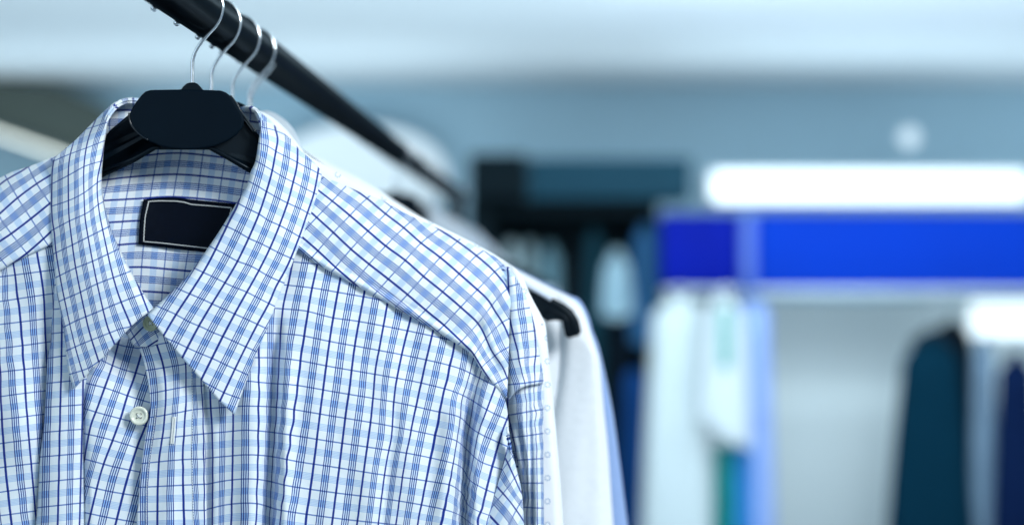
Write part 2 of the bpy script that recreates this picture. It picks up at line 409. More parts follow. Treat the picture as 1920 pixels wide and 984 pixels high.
V_C = [(0, [(226,647),(262,653)]), (1, [(190,675),(224,690),(271,703)]), (2, [(161,718),(201,728),(244,743),(277,753)]),
 (3, [(157,765),(190,775),(244,789)]), (4, [(157,812),(201,822),(268,842)]), (5, [(159,860),(212,874),(262,884)]),
 (6, [(159,910),(208,921),(258,929)]), (7, [(159,960),(201,969),(253,978)])]
S = coons([(186,600),(240,585),(300,590)], [(160,BOT),(220,BOT),(300,BOT)],
          [(186,600),(176,660),(164,700),(157,722),(155,780),(156,870),(158,984),(160,BOT)],
          [(300,590),(300,700),(300,900),(300,BOT)], 50, 120)
Q = S.reshape(-1, 2); u = np.tile(np.linspace(0, 1, 50), 120)
dep = tps([(186,600),(240,585),(300,590),(176,700),(230,700),(300,700),(160,860),(220,860),(300,860),(160,1180),(300,1180)],
          [-8,-10,-4,12,7,8,15,14,9,14,9], .001)(Q)
dep += -6*np.exp(-(u/.05)**2)+soft(Q, .8, 120, 12)+wrinkle(Q, [([(215,690),(190,790),(175,900)], 18, 1.5)])
mC = grid_mesh('c', S, dep, field(U_C)(Q), field(V_C)(Q))
o = solid(link('front_panel', join_meshes('front_panel', [mA, mB, mC]), MP, shirt)); o['label'] = 'plaid front on the button side with a soft pleat'

# ---- yokes
U_YR = [(-1, [(822,429),(857,452),(893,479),(926,508),(950,538),(957,554)]),
 (0, [(647,345),(665,356),(688,372),(723,401),(757,427),(790,456),(826,483),(861,513),(895,543),(915,562),(926,580),(943,606),(953,628)]),
 (1, [(597,357),(623,377),(656,404),(690,433),(723,461),(760,488),(794,518),(830,547),(863,575),(897,607),(911,634),(922,658),(942,687),(951,708)]),
 (2, [(584,399),(625,436),(658,467),(692,495),(728,523),(764,552),(798,581),(832,609),(865,640),(888,663),(898,680),(920,715)]),
 (3, [(567,445),(596,470),(629,501),(651,520),(690,555)])]
V_YR = [(0, [(645,353),(623,377),(603,398)]), (1, [(694,367),(676,383),(656,404),(625,436),(596,470)]),
 (2, [(735,387),(723,401),(690,433),(658,467),(629,501)]), (3, [(777,410),(757,427),(723,461),(692,495),(672,520)]),
 (4, [(824,429),(790,455),(760,488),(729,522),(700,554)]), (5, [(857,453),(826,482),(794,518),(764,552),(742,575)]),
 (6, [(905,471),(892,480),(861,513),(830,547),(798,581),(780,599)]), (7, [(944,497),(928,509),(895,543),(864,575),(832,610),(818,623)]),
 (8, [(959,536),(941,550),(921,574),(897,605),(865,640)]), (9, [(955,597),(940,605),(911,634),(890,664)]),
 (10, [(951,652),(935,661),(908,683)]), (11, [(949,709),(929,719)])]
TOPR = [(560,318),(600,329),(640,345),(680,362),(717,376),(760,400),(808,422),(853,443),(898,465),(934,486),(957,509)]
S = coons(TOPR, [(530,452),(560,470),(607,502),(714,561),(794,607),(868,652),(888,670),(903,695),(926,721),(950,748)],
          [(560,318),(545,385),(530,452)], [(957,509),(960,552),(956,590),(954,660),(952,720),(950,748)], 140, 60)
Q = S.reshape(-1, 2); v = np.repeat(np.linspace(0, 1, 60), 140)
dep = tps([(560,318),(530,452),(600,329),(590,470),(680,362),(660,440),(660,520),(808,422),(780,510),(794,607),(898,465),(890,560),(888,670),(957,509),(958,590),(950,748)],
          [0,12,0,13,-3,11,13.5,-5,12,13,-6,8,9,-12,-6,-1], .004)(Q)
dep += -14*np.exp(-(v/.10)**2)
dep += wrinkle(Q, [([(908,548),(924,590),(935,630),(950,668)], 11, -3.2), ([(888,590),(904,625),(914,655),(935,700),(944,725)], 12, -3.6),
                   ([(900,568),(916,610),(926,645),(944,690)], 10, 1.8), ([(868,630),(893,660),(905,690),(930,722)], 9, 1.4),
                   ([(930,520),(944,560),(950,600)], 9, 1.8), ([(600,345),(700,420),(800,500)], 40, 1.)])+soft(Q, .8, 160, 21)
dep += 1.1*np.exp(-((v-.955)/.03)**2)-.9*np.exp(-((v-1.)/.012)**2)-.5*np.exp(-((v-.9)/.01)**2)
o = solid(link('yoke', grid_mesh('yoke', S, dep, field(U_YR)(Q), field(V_YR)(Q)), MP, shirt), .001)
U_YL = [(-1, [(42,320),(12,337),(0,346)]), (0, [(94,329),(68,345),(33,371),(0,400)]), (1, [(94,381),(58,410),(21,438),(0,452)]),
        (2, [(96,434),(82,447),(51,474),(23,495)])]
V_YL = [(0, [(54,315),(68,343),(91,378)]), (1, [(12,334),(33,371),(58,410),(82,448)]), (2, [(-30,355),(0,408),(21,438),(51,476)])]
S = coons([(-80,372),(-40,352),(0,333),(23,322),(54,312),(100,294),(125,284)], [(-80,548),(-40,526),(0,508),(23,494),(70,472),(125,446)],
          [(-80,372),(-82,460),(-80,548)], [(125,284),(126,360),(125,446)], 60, 44)
Q = S.reshape(-1, 2); v = np.repeat(np.linspace(0, 1, 44), 60)
dep = tps([(-80,372),(-80,548),(0,333),(0,420),(0,508),(125,284),(120,360),(125,446)], [-6,6,-4,8,11,-2,10,12.5], .004)(Q)-14*np.exp(-(v/.10)**2)
dep += 1.1*np.exp(-((v-.95)/.04)**2)-.9*np.exp(-((v-1.)/.015)**2)+soft(Q, .9, 110, 23)
o = solid(link('yoke', grid_mesh('yoke', S, dep, field(U_YL)(Q), field(V_YL)(Q)), MP, shirt), .001)

# ---- sleeve: cap with turned hem, lower sleeve, underarm gusset
U_S = [(-.5, [(953,672),(969,728),(975,780),(982,870)]), (0, [(955,594),(963,630),(970,655),(978,694),(986,728),(988,780),(988,984)]),
       (.5, [(975,560),(984,627),(988,694),(994,740),(997,800),(998,984)]), (1, [(1000,602),(1005,649),(1003,683),(1001,716),(1001,772),(1006,853),(1008,984)]),
       (-1, [(951,771),(964,831),(971,871),(979,925)]), (1.4, [(1014,700),(1015,780),(1016,984)])]
V_S = [(0, [(955,537),(973,532)]), (1, [(955,583),(991,577)]), (2, [(955,627),(1000,620)]), (3, [(953,675),(1009,667)]),
       (4, [(952,721),(1016,713)]), (5, [(958,777),(1018,767)]), (6, [(964,819),(1018,812)]), (7, [(971,862),(1018,859)]),
       (8, [(975,905),(1018,905)]), (9, [(980,950),(1018,952)])]
S = coons([(950,500),(958,508),(966,518)], [(950,752),(962,738),(985,724),(1018,719)],
          [(950,500),(952,560),(948,640),(946,700),(950,752)],
          [(966,518),(976,535),(990,565),(999,595),(1007,632),(1012,667),(1018,700),(1018,719)], 30, 70)
Q = S.reshape(-1, 2); u = np.tile(np.linspace(0, 1, 30), 70); v = np.repeat(np.linspace(0, 1, 70), 30)
dep = -9+2*v+9*np.sin(np.pi*np.clip(u, 0, 1))*(.4+.6*v)-5*u+wrinkle(Q, [([(990,620),(994,740)], 6, -1.8), ([(972,600),(980,720)], 7, 1.4)])
dep += .7*np.exp(-((v-.97)/.02)**2)
mS1 = grid_mesh('s1', S, dep, field(U_S)(Q), field(V_S)(Q))
S = coons([(940,735),(965,720),(990,712),(1019,712)], [(985,BOT),(1000,BOT),(1021,BOT)],
          [(940,735),(953,782),(960,827),(971,871),(980,925),(982,984),(985,BOT)], [(1019,712),(1019,850),(1020,984),(1021,BOT)], 34, 90)
Q = S.reshape(-1, 2); u = np.tile(np.linspace(0, 1, 34), 90); v = np.repeat(np.linspace(0, 1, 90), 34)
dep = -14+9*np.sin(np.pi*np.clip(u, 0, 1)*.9)-4*u+wrinkle(Q, [([(985,740),(994,820),(998,984),(1000,BOT)], 5.5, -3.), ([(965,780),(984,870),(990,984)], 6, -2.5), ([(1008,730),(1010,984),(1012,BOT)], 5, 1.2)])
mS2 = grid_mesh('s2', S, dep, field(U_S)(Q), field(V_S)(Q))
U_G = [(0, [(951,865),(962,889),(978,925)]), (1, [(933,913),(958,941),(982,976)]), (2, [(917,965),(935,984)])]
V_G = [(0, [(965,850),(935,890)]), (1, [(964,896),(955,909),(922,950)]), (2, [(976,941),(955,981)])]
S = coons([(948,800),(952,815),(956,830)], [(848,BOT),(920,BOT),(990,BOT)],
          [(948,800),(952,838),(941,880),(928,925),(911,984),(848,BOT)], [(956,830),(969,880),(978,920),(983,984),(990,BOT)], 24, 60)
Q = S.reshape(-1, 2); u = np.tile(np.linspace(0, 1, 24), 60)
dep = -3+9*np.sin(np.pi*u*.8+.3)-2*u+soft(Q, .6, 60, 30)
mS3 = grid_mesh('s3', S, dep, field(U_G, .01)(Q), field(V_G, .01)(Q))
o = solid(link('sleeve', join_meshes('sleeve', [mS1, mS2, mS3]), MP, shirt), .0012)

# ---- back panel closes the garment behind
S = coons([(-80,380),(0,340),(54,318),(110,298),(220,300),(330,310),(450,310),(580,330),(680,368),(808,428),(898,470),(955,512)],
          [(-80,BOT),(300,BOT),(600,BOT),(985,BOT)], [(-80,380),(-84,800),(-80,BOT)], [(955,512),(985,700),(990,900),(985,BOT)], 70, 60)
Q = S.reshape(-1, 2); u = np.tile(np.linspace(-1, 1, 70), 60); v = np.repeat(np.linspace(0, 1, 60), 70)
dep = -14-28*(1-np.abs(u)**4)+soft(Q, 1.5, 160, 31)
link('back_panel', grid_mesh('back_panel', S, dep, Q[:, 1]/46, Q[:, 0]/46), MP, shirt)

# ---- inside of the back neck (yoke lining) seen through the collar
U_I = [(-1, [(213,300),(330,287),(450,300)]), (0, [(193,338),(243,332),(330,327),(414,334),(463,341)]), (1, [(196,376),(269,372),(320,369),(390,374),(442,381)]),
 (2, [(206,417),(261,414),(400,417)]), (3, [(223,459),(259,456),(400,462)]), (4, [(241,501),(274,501),(353,508)]), (5, [(267,546),(316,549)])]
V_I = [(0, [(204,333),(195,370)]), (1, [(250,305),(237,370),(224,458)]), (2, [(295,291),(282,368),(269,461),(263,538)]),
 (3, [(337,298),(325,368),(312,465),(303,561)]), (4, [(379,300),(369,373),(353,470),(346,514)]), (5, [(421,300),(410,377)]), (6, [(461,321),(455,345)])]
S = coons([(160,262),(330,254),(510,268)], [(190,600),(300,606),(420,600)], [(160,262),(160,400),(190,600)], [(510,268),(490,400),(420,600)], 60, 50)
Q = S.reshape(-1, 2)
dep = tps([(160,262),(330,254),(510,268),(160,400),(330,340),(330,400),(500,400),(200,600),(300,600),(420,600)], [-14,-26,-14,-8,-21,-17,-8,-8,-10,-8], .001)(Q)
dep += soft(Q, .7, 90, 33)
IBf = lambda P: tps([(160,262),(330,254),(510,268),(160,400),(330,340),(330,400),(500,400),(200,600),(300,600),(420,600)], [-14,-26,-14,-8,-21,-17,-8,-8,-10,-8], .001)(np.array(P, float))
link('yoke_lining', grid_mesh('yoke_lining', S, dep, field(U_I)(Q), field(V_I)(Q)), MP, shirt)
# neck label and its stitched border
S = coons([(269,374),(300,370.5),(330,370),(360,374),(400,378),(446,383)], [(259.5,458),(300,463),(350,469),(400,475),(440,480)], [(269,374),(262,412),(259.5,458)], [(446,383),(442,430),(440,480)], 40, 16)
Q = S.reshape(-1, 2)
lab = solid(link('neck_label', grid_mesh('neck_label', S, IBf(Q)+1.9+soft(Q, .3, 60, 2)), MLAB, shirt), .0005)
ring = [(278.5,377.5),(300,376.5),(330,377),(345,379),(358,383),(395,386),(434,389.5),(431,400),(428,472),(388,465),(330,458.5),(300,455),(269,452.5),(270,430),(272,405),(278.5,377.5)]
def dense(pts, step):
    out = []
    for a, b in zip(pts[:-1], pts[1:]):
        a, b = np.array(a, float), np.array(b, float); k = max(1, int(np.linalg.norm(b-a)/step))
        out += [a+(b-a)*i/k for i in range(k)]
    out.append(np.array(pts[-1], float)); return np.array(out)
R = dense(ring, 3.); R[1::2] += [[.7, .5]]
P3 = Wn(R, D0-(IBf(R)+2.5)/1000.)
o = link('border_stitching', tube_mesh('border_stitching', P3, .00026, 5, smooth=False), MTHR, lab); o.parent = lab; o.matrix_parent_inverse = Matrix.Identity(4)

# ---- inside of the collar stand behind the hanger
S = coons([(200,212),(216,194),(240,189),(330,192),(440,203),(468,207),(492,226)], [(186,268),(330,270),(503,276)],
          [(200,212),(190,240),(186,268)], [(492,226),(497,250),(503,276)], 60, 20)
Q = S.reshape(-1, 2); u = np.tile(np.linspace(-1, 1, 60), 20)
dep = -12-22*np.sqrt(np.clip(1-u**2, 0, 1))
U_K = [(0, [(190,208),(255,207),(330,214),(455,226),(500,232)]), (1, [(190,252),(330,257),(500,272)]), (2, [(190,296),(500,312)])]
V_K = [(i, [(206+i*44, 195), (204+i*44, 300)]) for i in range(7)]
link('collar_stand', grid_mesh('collar_stand', S, dep, field(U_K)(Q), field(V_K)(Q)), MP, shirt)

# ---- collar leaves
U_R = [(0, [(597,318),(589,361),(576,400),(561,444),(539,498),(515,542),(505,567),(483,607),(460,652),(437,699),(413,750)]),
 (1, [(558,277),(557,309),(549,344),(539,382),(532,400),(524,423),(504,470),(480,517),(455,561),(437,594),(417,632),(397,672),(378,710)]),
 (2, [(516,241),(521,263),(517,284),(510,322),(499,361),(486,400),(466,447),(443,494),(420,533),(399,567),(374,609),(350,654),(341,672)]),
 (3, [(470,300),(446,382),(437,400),(426,423),(403,470),(382,509),(352,556),(329,591),(305,632)]), (-.5, [(477,661),(455,710),(434,761)])]
V_R = [(0, [(492,239),(513,244)]), (1, [(486,269),(504,275),(517,284),(547,299),(571,312),(597,325)]),
 (2, [(480,302),(496,311),(511,320),(536,335),(549,341),(575,355),(589,362)]), (3, [(466,340),(481,348),(501,360),(524,373),(540,381),(564,392)]),
 (4, [(446,381),(466,392),(487,402),(504,414),(525,423),(560,443)]), (5, [(419,422),(443,433),(467,447),(490,457),(527,476),(546,484)]),
 (6, [(394,462),(427,479),(443,489),(471,499),(504,518),(534,531)]), (7, [(363,502),(382,511),(408,523),(434,536),(464,548),(485,559),(513,573)]),
 (8, [(340,544),(382,562),(401,571),(437,587),(466,600),(492,612)]), (9, [(300,576),(329,589),(356,604),(374,611),(401,624),(417,630),(459,649),(479,658)]),
 (10, [(307,632),(336,644),(350,651),(379,664),(397,671),(437,690),(464,702)]), (11, [(392,721),(421,736),(448,746)])]
fold = [(446,208),(466,203.5),(479,208),(486,222),(488,237),(485,262),(479,301),(470,322),(462,348),(449,371),(430,403),(410,435),(391,463),(370,493),(345,524),(318,550),(276,590)]
outer = [(454,203),(468,203),(481,207),(497,218),(519,239),(549,264),(562,281),(582,298),(598,315),(603,328),(597,356),(583,400),(562,458),(538,520),(518,569),(499,620),(480,664),(462,714),(440,777)]
def leaf(name, fold, outer, bottom, Uf, Vf, dF, dO, dB, n=120, m=40, seed=0):
    S = coons(fold, outer, [fold[0], outer[0]], bottom, n, m)   # u runs neck -> tip, v runs fold -> outer
    Q = S.reshape(-1, 2); u = np.tile(np.linspace(0, 1, n), m); v = np.repeat(np.linspace(0, 1, m), n)
    f = np.interp(u, *zip(*dF)); o_ = np.interp(u, *zip(*dO)); bl = np.interp(u, *zip(*dB))
    dep = f*(1-v)+o_*v+bl*np.sin(np.pi*v)-3.2*np.exp(-(v/.035)**2)+soft(Q, .5, 120, seed)
    dep += -.7*np.exp(-((v-1)/.02)**2)-.35*np.exp(-((v-.955)/.012)**2)
    return S, dep, Uf(Q), Vf(Q), n
S, dep, uu, vv, n = leaf('r', fold, outer, [(276,590),(307,630),(343,673),(379,714),(410,750),(440,777)], field(U_R), field(V_R),
        [(0,-26),(.04,-16),(.07,-3),(.12,7),(.2,10),(.45,17),(.8,27),(1,30)], [(0,-28),(.1,-22),(.2,-10),(.32,4),(.5,17),(.75,24),(1,27)],
        [(0,0),(.2,3),(.35,6),(.7,5),(1,2.5)], seed=40)
me = grid_mesh('collar_leaf', S, dep, uu, vv); me.flip_normals()
o = solid(link('collar_leaf', me, MP, shirt), .0016); o['label'] = 'collar point over the buttonhole side'
leafR = me
U_L = [(0, [(101,300),(98,320),(97,400),(101,427),(105,473),(115,532),(122,566),(134,623),(145,665),(157,705)]),
 (1, [(138,266),(130,299),(128,334),(129,400),(133,438),(141,497),(153,558),(168,623),(184,674)]),
 (2, [(179,226),(168,252),(161,282),(157,322),(159,400),(164,438),(175,497),(188,558),(201,611),(214,643)]),
 (3, [(193,287),(187,315),(182,345),(185,390),(194,438),(210,511),(224,558),(245,609)]), (3.5, [(210,438),(229,509),(248,562),(264,602)]), (-.5, [(122,620),(133,672),(143,712)])]
V_L = [(0, [(128,253),(185,235),(203,229)]), (1, [(103,301),(131,289),(161,278),(194,265)]), (2, [(97,345),(130,328),(161,311),(192,302)]), (3, [(96,387),(129,376),(157,362),(185,341)]),
 (4, [(101,430),(131,414),(164,399),(182,385)]), (5, [(98,477),(136,459),(168,443),(206,424)]), (6, [(105,520),(140,503),(173,490),(220,468)]),
 (7, [(115,563),(150,548),(182,532),(238,511)]), (8, [(123,611),(143,601),(189,582),(222,568),(264,552)]), (9, [(127,656),(157,643),(190,630),(226,616),(241,613)]),
 (10, [(131,701),(165,690),(195,670)])]
foldL = [(268,190),(240,189),(222,196),(210,209),(203,224),(200,247),(196,270),(193,301),(191,334),(194,375),(206,422),(224,466),(248,513),(267,546),(288,577)]
outerL = [(262,186),(236,184.5),(212,194),(187,217),(164,240),(140,264),(120,281),(103,296),(96,320),(95,380),(96,427),(100,473),(106,544),(117,605),(122,645),(127,690),(137,728)]
S, dep, uu, vv, n = leaf('l', foldL, outerL, [(288,577),(246,611),(197,665),(165,699),(137,728)], field(U_L), field(V_L),
        [(0,-26),(.04,-16),(.08,-2),(.14,6),(.25,9),(.5,16),(.8,24),(1,26)], [(0,-28),(.1,-22),(.22,-8),(.32,4),(.5,14),(.75,20),(1,23)],
        [(0,0),(.2,3),(.35,6),(.7,5),(1,2.5)], seed=44)
me = grid_mesh('collar_leaf', S, dep, uu, vv)
o = solid(link('collar_leaf', me, MP, shirt), .0016); o['label'] = 'collar point over the button side'

# ---- buttoned collar stand at the throat
S = coons([(232,618),(256,600),(277,586),(300,590)], [(250,648),(275,650),(300,644),(335,640)], [(232,618),(243,636),(250,648)], [(300,590),(318,615),(335,640)], 24, 14)
Q = S.reshape(-1, 2)
o = solid(link('neckband', grid_mesh('neckband', S, 14+4*np.sin((Q[:, 0]-230)/100*np.pi), field([(0, [(246,636),(270,612)]), (1, [(270,655),(320,625)])])(Q), field([(0, [(240,610),(262,650)]), (1, [(275,590),(300,640)])])(Q)), MP, shirt), .0014)

# ---- buttons
def button(px, py, r_px, mm, tilt=0):
    d = D0-mm/1000.; r = r_px/F*d; bm = bmesh.new(); n = 48
    prof = [(0, .30), (.50, .30), (.60, .36), (.70, .60), (.82, .72), (.93, .62), (1., .30), (1., .05), (.9, 0)]
    rings = []
    for q, h in prof[1:]:
        rings.append([bm.verts.new((q*r*math.cos(2*math.pi*k/n), -h*.26*r*1.5, q*r*math.sin(2*math.pi*k/n))) for k in range(n)])
    c = bm.verts.new((0, -prof[0][1]*.39*r, 0))
    for k in range(n): bm.faces.new((c, rings[0][k], rings[0][(k+1) % n]))
    for a, b in zip(rings[:-1], rings[1:]):
        for k in range(n): bm.faces.new((a[k], b[k], b[(k+1) % n], a[(k+1) % n]))
    bm.faces.new(rings[-1]); bmesh.ops.recalc_face_normals(bm, faces=bm.faces[:])
    c0 = Vector(W(px, py, d)); bmesh.ops.translate(bm, verts=bm.verts[:], vec=c0)
    me = bpy.data.meshes.new('button'); bm.to_mesh(me); bm.free(); me.polygons.foreach_set('use_smooth', [True]*len(me.polygons))
    b = link('button', me, MBTN, shirt)
    bm = bmesh.new()
    for sx in (-1, 1):
        for sz in (-1, 1):
            bmesh.ops.create_cone(bm, cap_ends=True, segments=12, radius1=.085*r, radius2=.085*r, depth=.10*r,
                matrix=Matrix.Translation(c0+Vector((sx*.2*r, -.135*r, sz*.2*r)))@Matrix.Rotation(math.pi/2, 4, 'X'))
    me = bpy.data.meshes.new('button_holes'); bm.to_mesh(me); bm.free()
    h = link('button_holes', me, MHOLE, None); h.parent = b; h.matrix_parent_inverse = Matrix.Identity(4)
    th = []
    for s in (1, -1):
        P = [c0+Vector((t*.2*r, -(.17+.05*(1-t*t))*r, s*t*.2*r)) for t in (-1, -.5, 0, .5, 1)]
        th.append(tube_mesh('t', [tuple(p) for p in P], .05*r, 6, 2))
    h = link('thread', join_meshes('thread', th), MTHR, None); h.parent = b; h.matrix_parent_inverse = Matrix.Identity(4)
    return b
button(261, 779, 18, 16.5)
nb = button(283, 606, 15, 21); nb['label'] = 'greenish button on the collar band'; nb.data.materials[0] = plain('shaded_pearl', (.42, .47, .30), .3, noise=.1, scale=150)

# ---- stitching on the placket and the buttonhole
def PLdepth(x, y):
    Qp = PLS.reshape(-1, 2); k = np.argmin(((Qp-[x, y])**2).sum(1)); return PLD.reshape(-1)[k]
def dashes(name, pts, dash=3.2, gap=1.8, r=.00018, lift=.35, depthf=PLdepth):
    P = cr(pts, int(sum(math.dist(a, b) for a, b in zip(pts[:-1], pts[1:])))); L_ = []
    i = 0
    while i+dash < len(P):
        a, b = P[int(i)], P[int(i+dash)]
        L_.append(tube_mesh('d', [W(a[0], a[1], D0-(depthf(*a)+lift)/1000), W(b[0], b[1], D0-(depthf(*b)+lift)/1000)], r, 5, smooth=False))
        i += dash+gap
    return join_meshes(name, L_)
o = link('placket_stitching', join_meshes('placket_stitching', [
    dashes('d1', [(360,700),(361,764),(360,840),(361,900),(363,990)]),
    dashes('d2', [(292,760),(290,790),(282,850),(276,900),(274,990)])]), MTHR, PL); o.parent = PL; o.matrix_parent_inverse = Matrix.Identity(4)
bh = []
for dx in (-2., 2.):
    pts = [(326.5+dx, 783), (325+dx, 805), (322.5+dx, 829)]
    bh.append(tube_mesh('b', [W(x, y, D0-(PLdepth(x, y)+.1)/1000) for x, y in pts], .0006, 6, 6))
for y, x in ((782, 327), (830, 322.5)):
    bh.append(tube_mesh('b', [W(x-4, y, D0-(PLdepth(x, y)+.3)/1000), W(x+4, y, D0-(PLdepth(x, y)+.3)/1000)], .0004, 6, smooth=False))
o = link('buttonhole', join_meshes('buttonhole', bh), MTHR, PL); o.parent = PL; o.matrix_parent_inverse = Matrix.Identity(4)

# ================================================================== HANGERS
def hook_pts(cx, cy, s, d, stem_bottom):
    rel = [(-12,96),(-9,87),(-2,74),(13,54),(30,35),(40,16),(43,-4),(37,-24),(24,-39),(6,-46),(-14,-44),(-32,-32),(-43,-13),(-45,6),(-40,20)]
    P = [(cx-13*s, stem_bottom), (cx-13*s, cy+104*s+(stem_bottom-cy-104*s)*.4), (cx-13*s, cy+103*s)]+[(cx+x*s, cy+y*s) for x, y in rel]
    return [W(x, y, d) for x, y in P]
TOP = 14.
def T(cx, cy, s, x, y):            # template pixel (hanger 1) -> photo pixel of this hanger
    return (cx+(x-374)*s, cy+(y-TOP)*s)
plate = [(283,169),(350,168),(414,170),(424,174),(433,181),(446,200),(455,214),(458,226),(455,239),(443,254),(424,266),(402,275),(372,280),(344,281),(320,279),(300,274.5),(278,265),(262,253),(250,241),(243,229),(242,217),(248,203),(258,188),(266,178),(273,172)]
bodyo = [(283,172),(414,173),(428,180),(440,193),(451,207),(480,249),(520,300),(600,352),(700,402),(800,450),(860,476),(900,500),(915,528),(905,540),(880,524),(800,490),(700,448),(600,400),(520,352),(468,325),(428,301),(392,281),(292,281),(250,306),(194,326),(150,345),(60,385),(0,408),(-60,440),(-90,470),(-105,458),(-95,425),(-60,400),(0,370),(60,340),(130,300),(170,270),(203,241),(243,214),(258,190),(272,174)]
def make_hanger(d, label, group=None, cx=None, cy=None, arms=True, shift=0, mat=MBLK):
    x0, y0 = rail_px(d); cx = x0 if cx is None else cx; cy = y0 if cy is None else cy; s = D0/d
    root = empty('clothes_hanger', W(cx, cy, d), label, 'hanger', group)
    link('hook', tube_mesh('hook', hook_pts(cx, cy, s, d, cy+156*s), .00105 if d < 1 else .0008, 12, 5), MCHR, root)
    body = [T(cx, cy, s, *p) for p in bodyo]
    o = link('hanger_body', slab('hanger_body', body, 4, 8, base=d, bev=.0014), mat, root)
    for v in o.data.vertices:
        q = abs(v.co.x-W(*T(cx, cy, s, 345, 200), d)[0])/(D0/F); v.co.y += .013*min(1, max(0, (q-112)/70))
    o = link('front_plate', slab('front_plate', [T(cx, cy, s, *p) for p in plate], 7.5, 5, base=d, bev=.0012), MPLATE, root)
    ped = [T(cx, cy, s, *p) for p in [(338,171),(343,163),(350,157),(356,155),(365,155),(371,158),(377,164),(383,172),(360,176)]]
    link('hook_socket', slab('hook_socket', ped, 4.5, 9, base=d, bev=.001), mat, root)
    # raised rib along the lower edge of the shoulders
    rib = [T(cx, cy, s, *p) for p in [(-80,446),(0,398),(60,374),(150,335),(195,318),(250,298),(288,277),(300,275)]]
    rb = [T(cx, cy, s, *p) for p in [(388,275),(396,276),(430,296),(470,318),(520,344),(600,392),(700,440),(800,482),(885,520)]]
    lines = [tube_mesh('r', [W(x, y, d-.0042+.013*min(1, max(0, (abs((x-cx)/s+374-345)-112)/70))) for x, y in q], .0010, 8, 4) for q in (rib, rb)]
    link('rib', join_meshes('rib', lines), mat, root)
    return root
h1 = make_hanger(.782, 'black plastic hanger with blank oval plate inside the plaid shirt collar', cx=374, cy=14)
# bright moulded edge highlight comes from the gloss; second thin rim round the plate
rim = [(432,180),(444,196),(452,210),(466,229),(480,248)]
MRIM = plain('polished_black_edge', (.004, .01, .016), .18, noise=.1)
rim2 = [(242,212),(244,229),(251,241),(262,252),(278,263)]
link('rim', tube_mesh('rim', [W(x, y, .782-.0046) for x, y in rim], .0007, 8, 4), MRIM, h1)
link('rim', tube_mesh('rim', [W(x, y, .782-.0074) for x, y in rim2], .0006, 8, 4), MRIM, h1)
make_hanger(.8217, 'black hanger with chrome hook, second from the near end of the rail')
make_hanger(.870, 'black hanger with chrome hook, third from the near end of the rail')

# ================================================================== GARMENTS BEHIND (closed shells)
def shell(name, top, bot, left, right, d, mat, parent, front=14., back=14., nu=60, nv=60, seed=0, uvs=1/46., wr=(), crease=1.5, scale=1.):
    S = coons(top, bot, left, right, nu, nv); Q = S.reshape(-1, 2)
    u = np.tile(np.linspace(-1, 1, nu), nv); v = np.repeat(np.linspace(0, 1, nv), nu)
    prof = (1-np.abs(u)**5)*np.sqrt(np.clip(v*9, 0, 1))
    k = D0/d
    ff = front*prof*scale+(soft(Q/k, crease, 110, seed)+wrinkle(Q/k, wr))*prof*scale
    bb = -back*prof*scale+soft(Q/k, crease, 110, seed+1)*prof*scale
    m1 = grid_mesh('f', S, ff, Q[:, 0]*uvs/k, Q[:, 1]*uvs/k, base=d)
    m2 = grid_mesh('b', S, bb, Q[:, 0]*uvs/k, Q[:, 1]*uvs/k, base=d); m2.flip_normals()
    me = join_meshes(name, [m1, m2])
    return link(name, me, mat, parent)
def garment(kind, label, cat, d, top, bot, left, right, mat, group=None, collar=True, **kw):
    x0, y0 = rail_px(d)
    return None

# shirt 2: white with rings of dots
d = .8235
g2 = empty('dress_shirt', W(400, 260, .8235), 'white shirt with tiny blue ring dots, hanging directly behind the plaid shirt', 'shirt')
shell('shirt_body', [(20,420),(150,330),(330,250),(480,232),(600,306),(760,392),(900,462),(964,500)], [(20,BOT),(400,BOT),(1000,BOT)],
      [(20,420),(0,800),(20,BOT)], [(964,500),(985,640),(1000,850),(1000,BOT)], d, MD, g2, front=7, seed=51)
o = shell('sleeve', [(955,495),(975,512),(998,560),(1023,606)], [(1000,BOT),(1035,BOT),(1066,BOT)],
      [(955,495),(970,640),(990,850),(1000,BOT)], [(1023,606),(1030,680),(1042,800),(1055,960),(1066,BOT)], d, MD, g2, front=9, back=9, nu=24, nv=80, seed=52, crease=.8)
hem = dashes('hem_stitching', [(1000,613),(1011,610),(1022,606)], r=.0003, depthf=lambda x, y: (D0-d)*1000+4)
ml = plain('navy_thread', (.05, .08, .2), .8, noise=.1)
link('hem_stitching', hem, ml, g2)
ft = [(452,216),(470,212),(486,216),(500,232),(512,262),(520,300),(516,350)]; ot = [(452,210),(474,206),(500,214),(527,234),(552,262),(575,296),(588,345)]
S = coons(ft, ot, [ft[0], ot[0]], [ft[-1], ot[-1]], 40, 14); u = np.tile(np.linspace(0, 1, 40), 14); v = np.repeat(np.linspace(0, 1, 14), 40)
me = grid_mesh('collar', S, -18+24*u+3*np.sin(np.pi*v), base=d); me.flip_normals()
solid(link('collar', me, MD, g2), .0016)

# shirt 3: greyish, almost hidden
d = .870
g3 = empty('dress_shirt', W(430, 260, d), 'pale grey shirt whose collar rim peeks above the dotted shirt', 'shirt')
shell('shirt_body', [(60,450),(200,350),(360,262),(500,246),(620,322),(760,400),(900,470),(950,500)], [(60,BOT),(400,BOT),(1000,BOT)],
      [(60,450),(40,800),(60,BOT)], [(950,500),(985,640),(1000,850),(1000,BOT)], d, MGR, g3, front=8, back=10, seed=54)
ft = [(470,222),(492,216),(508,222),(522,240),(532,270)]; ot = [(474,214),(500,208),(524,218),(548,240),(566,276)]
S = coons(ft, ot, [ft[0], ot[0]], [ft[-1], ot[-1]], 30, 12); u = np.tile(np.linspace(0, 1, 30), 12)
me = grid_mesh('collar', S, -12+14*u, base=d); me.flip_normals(); solid(link('collar', me, MGR, g3), .0016)

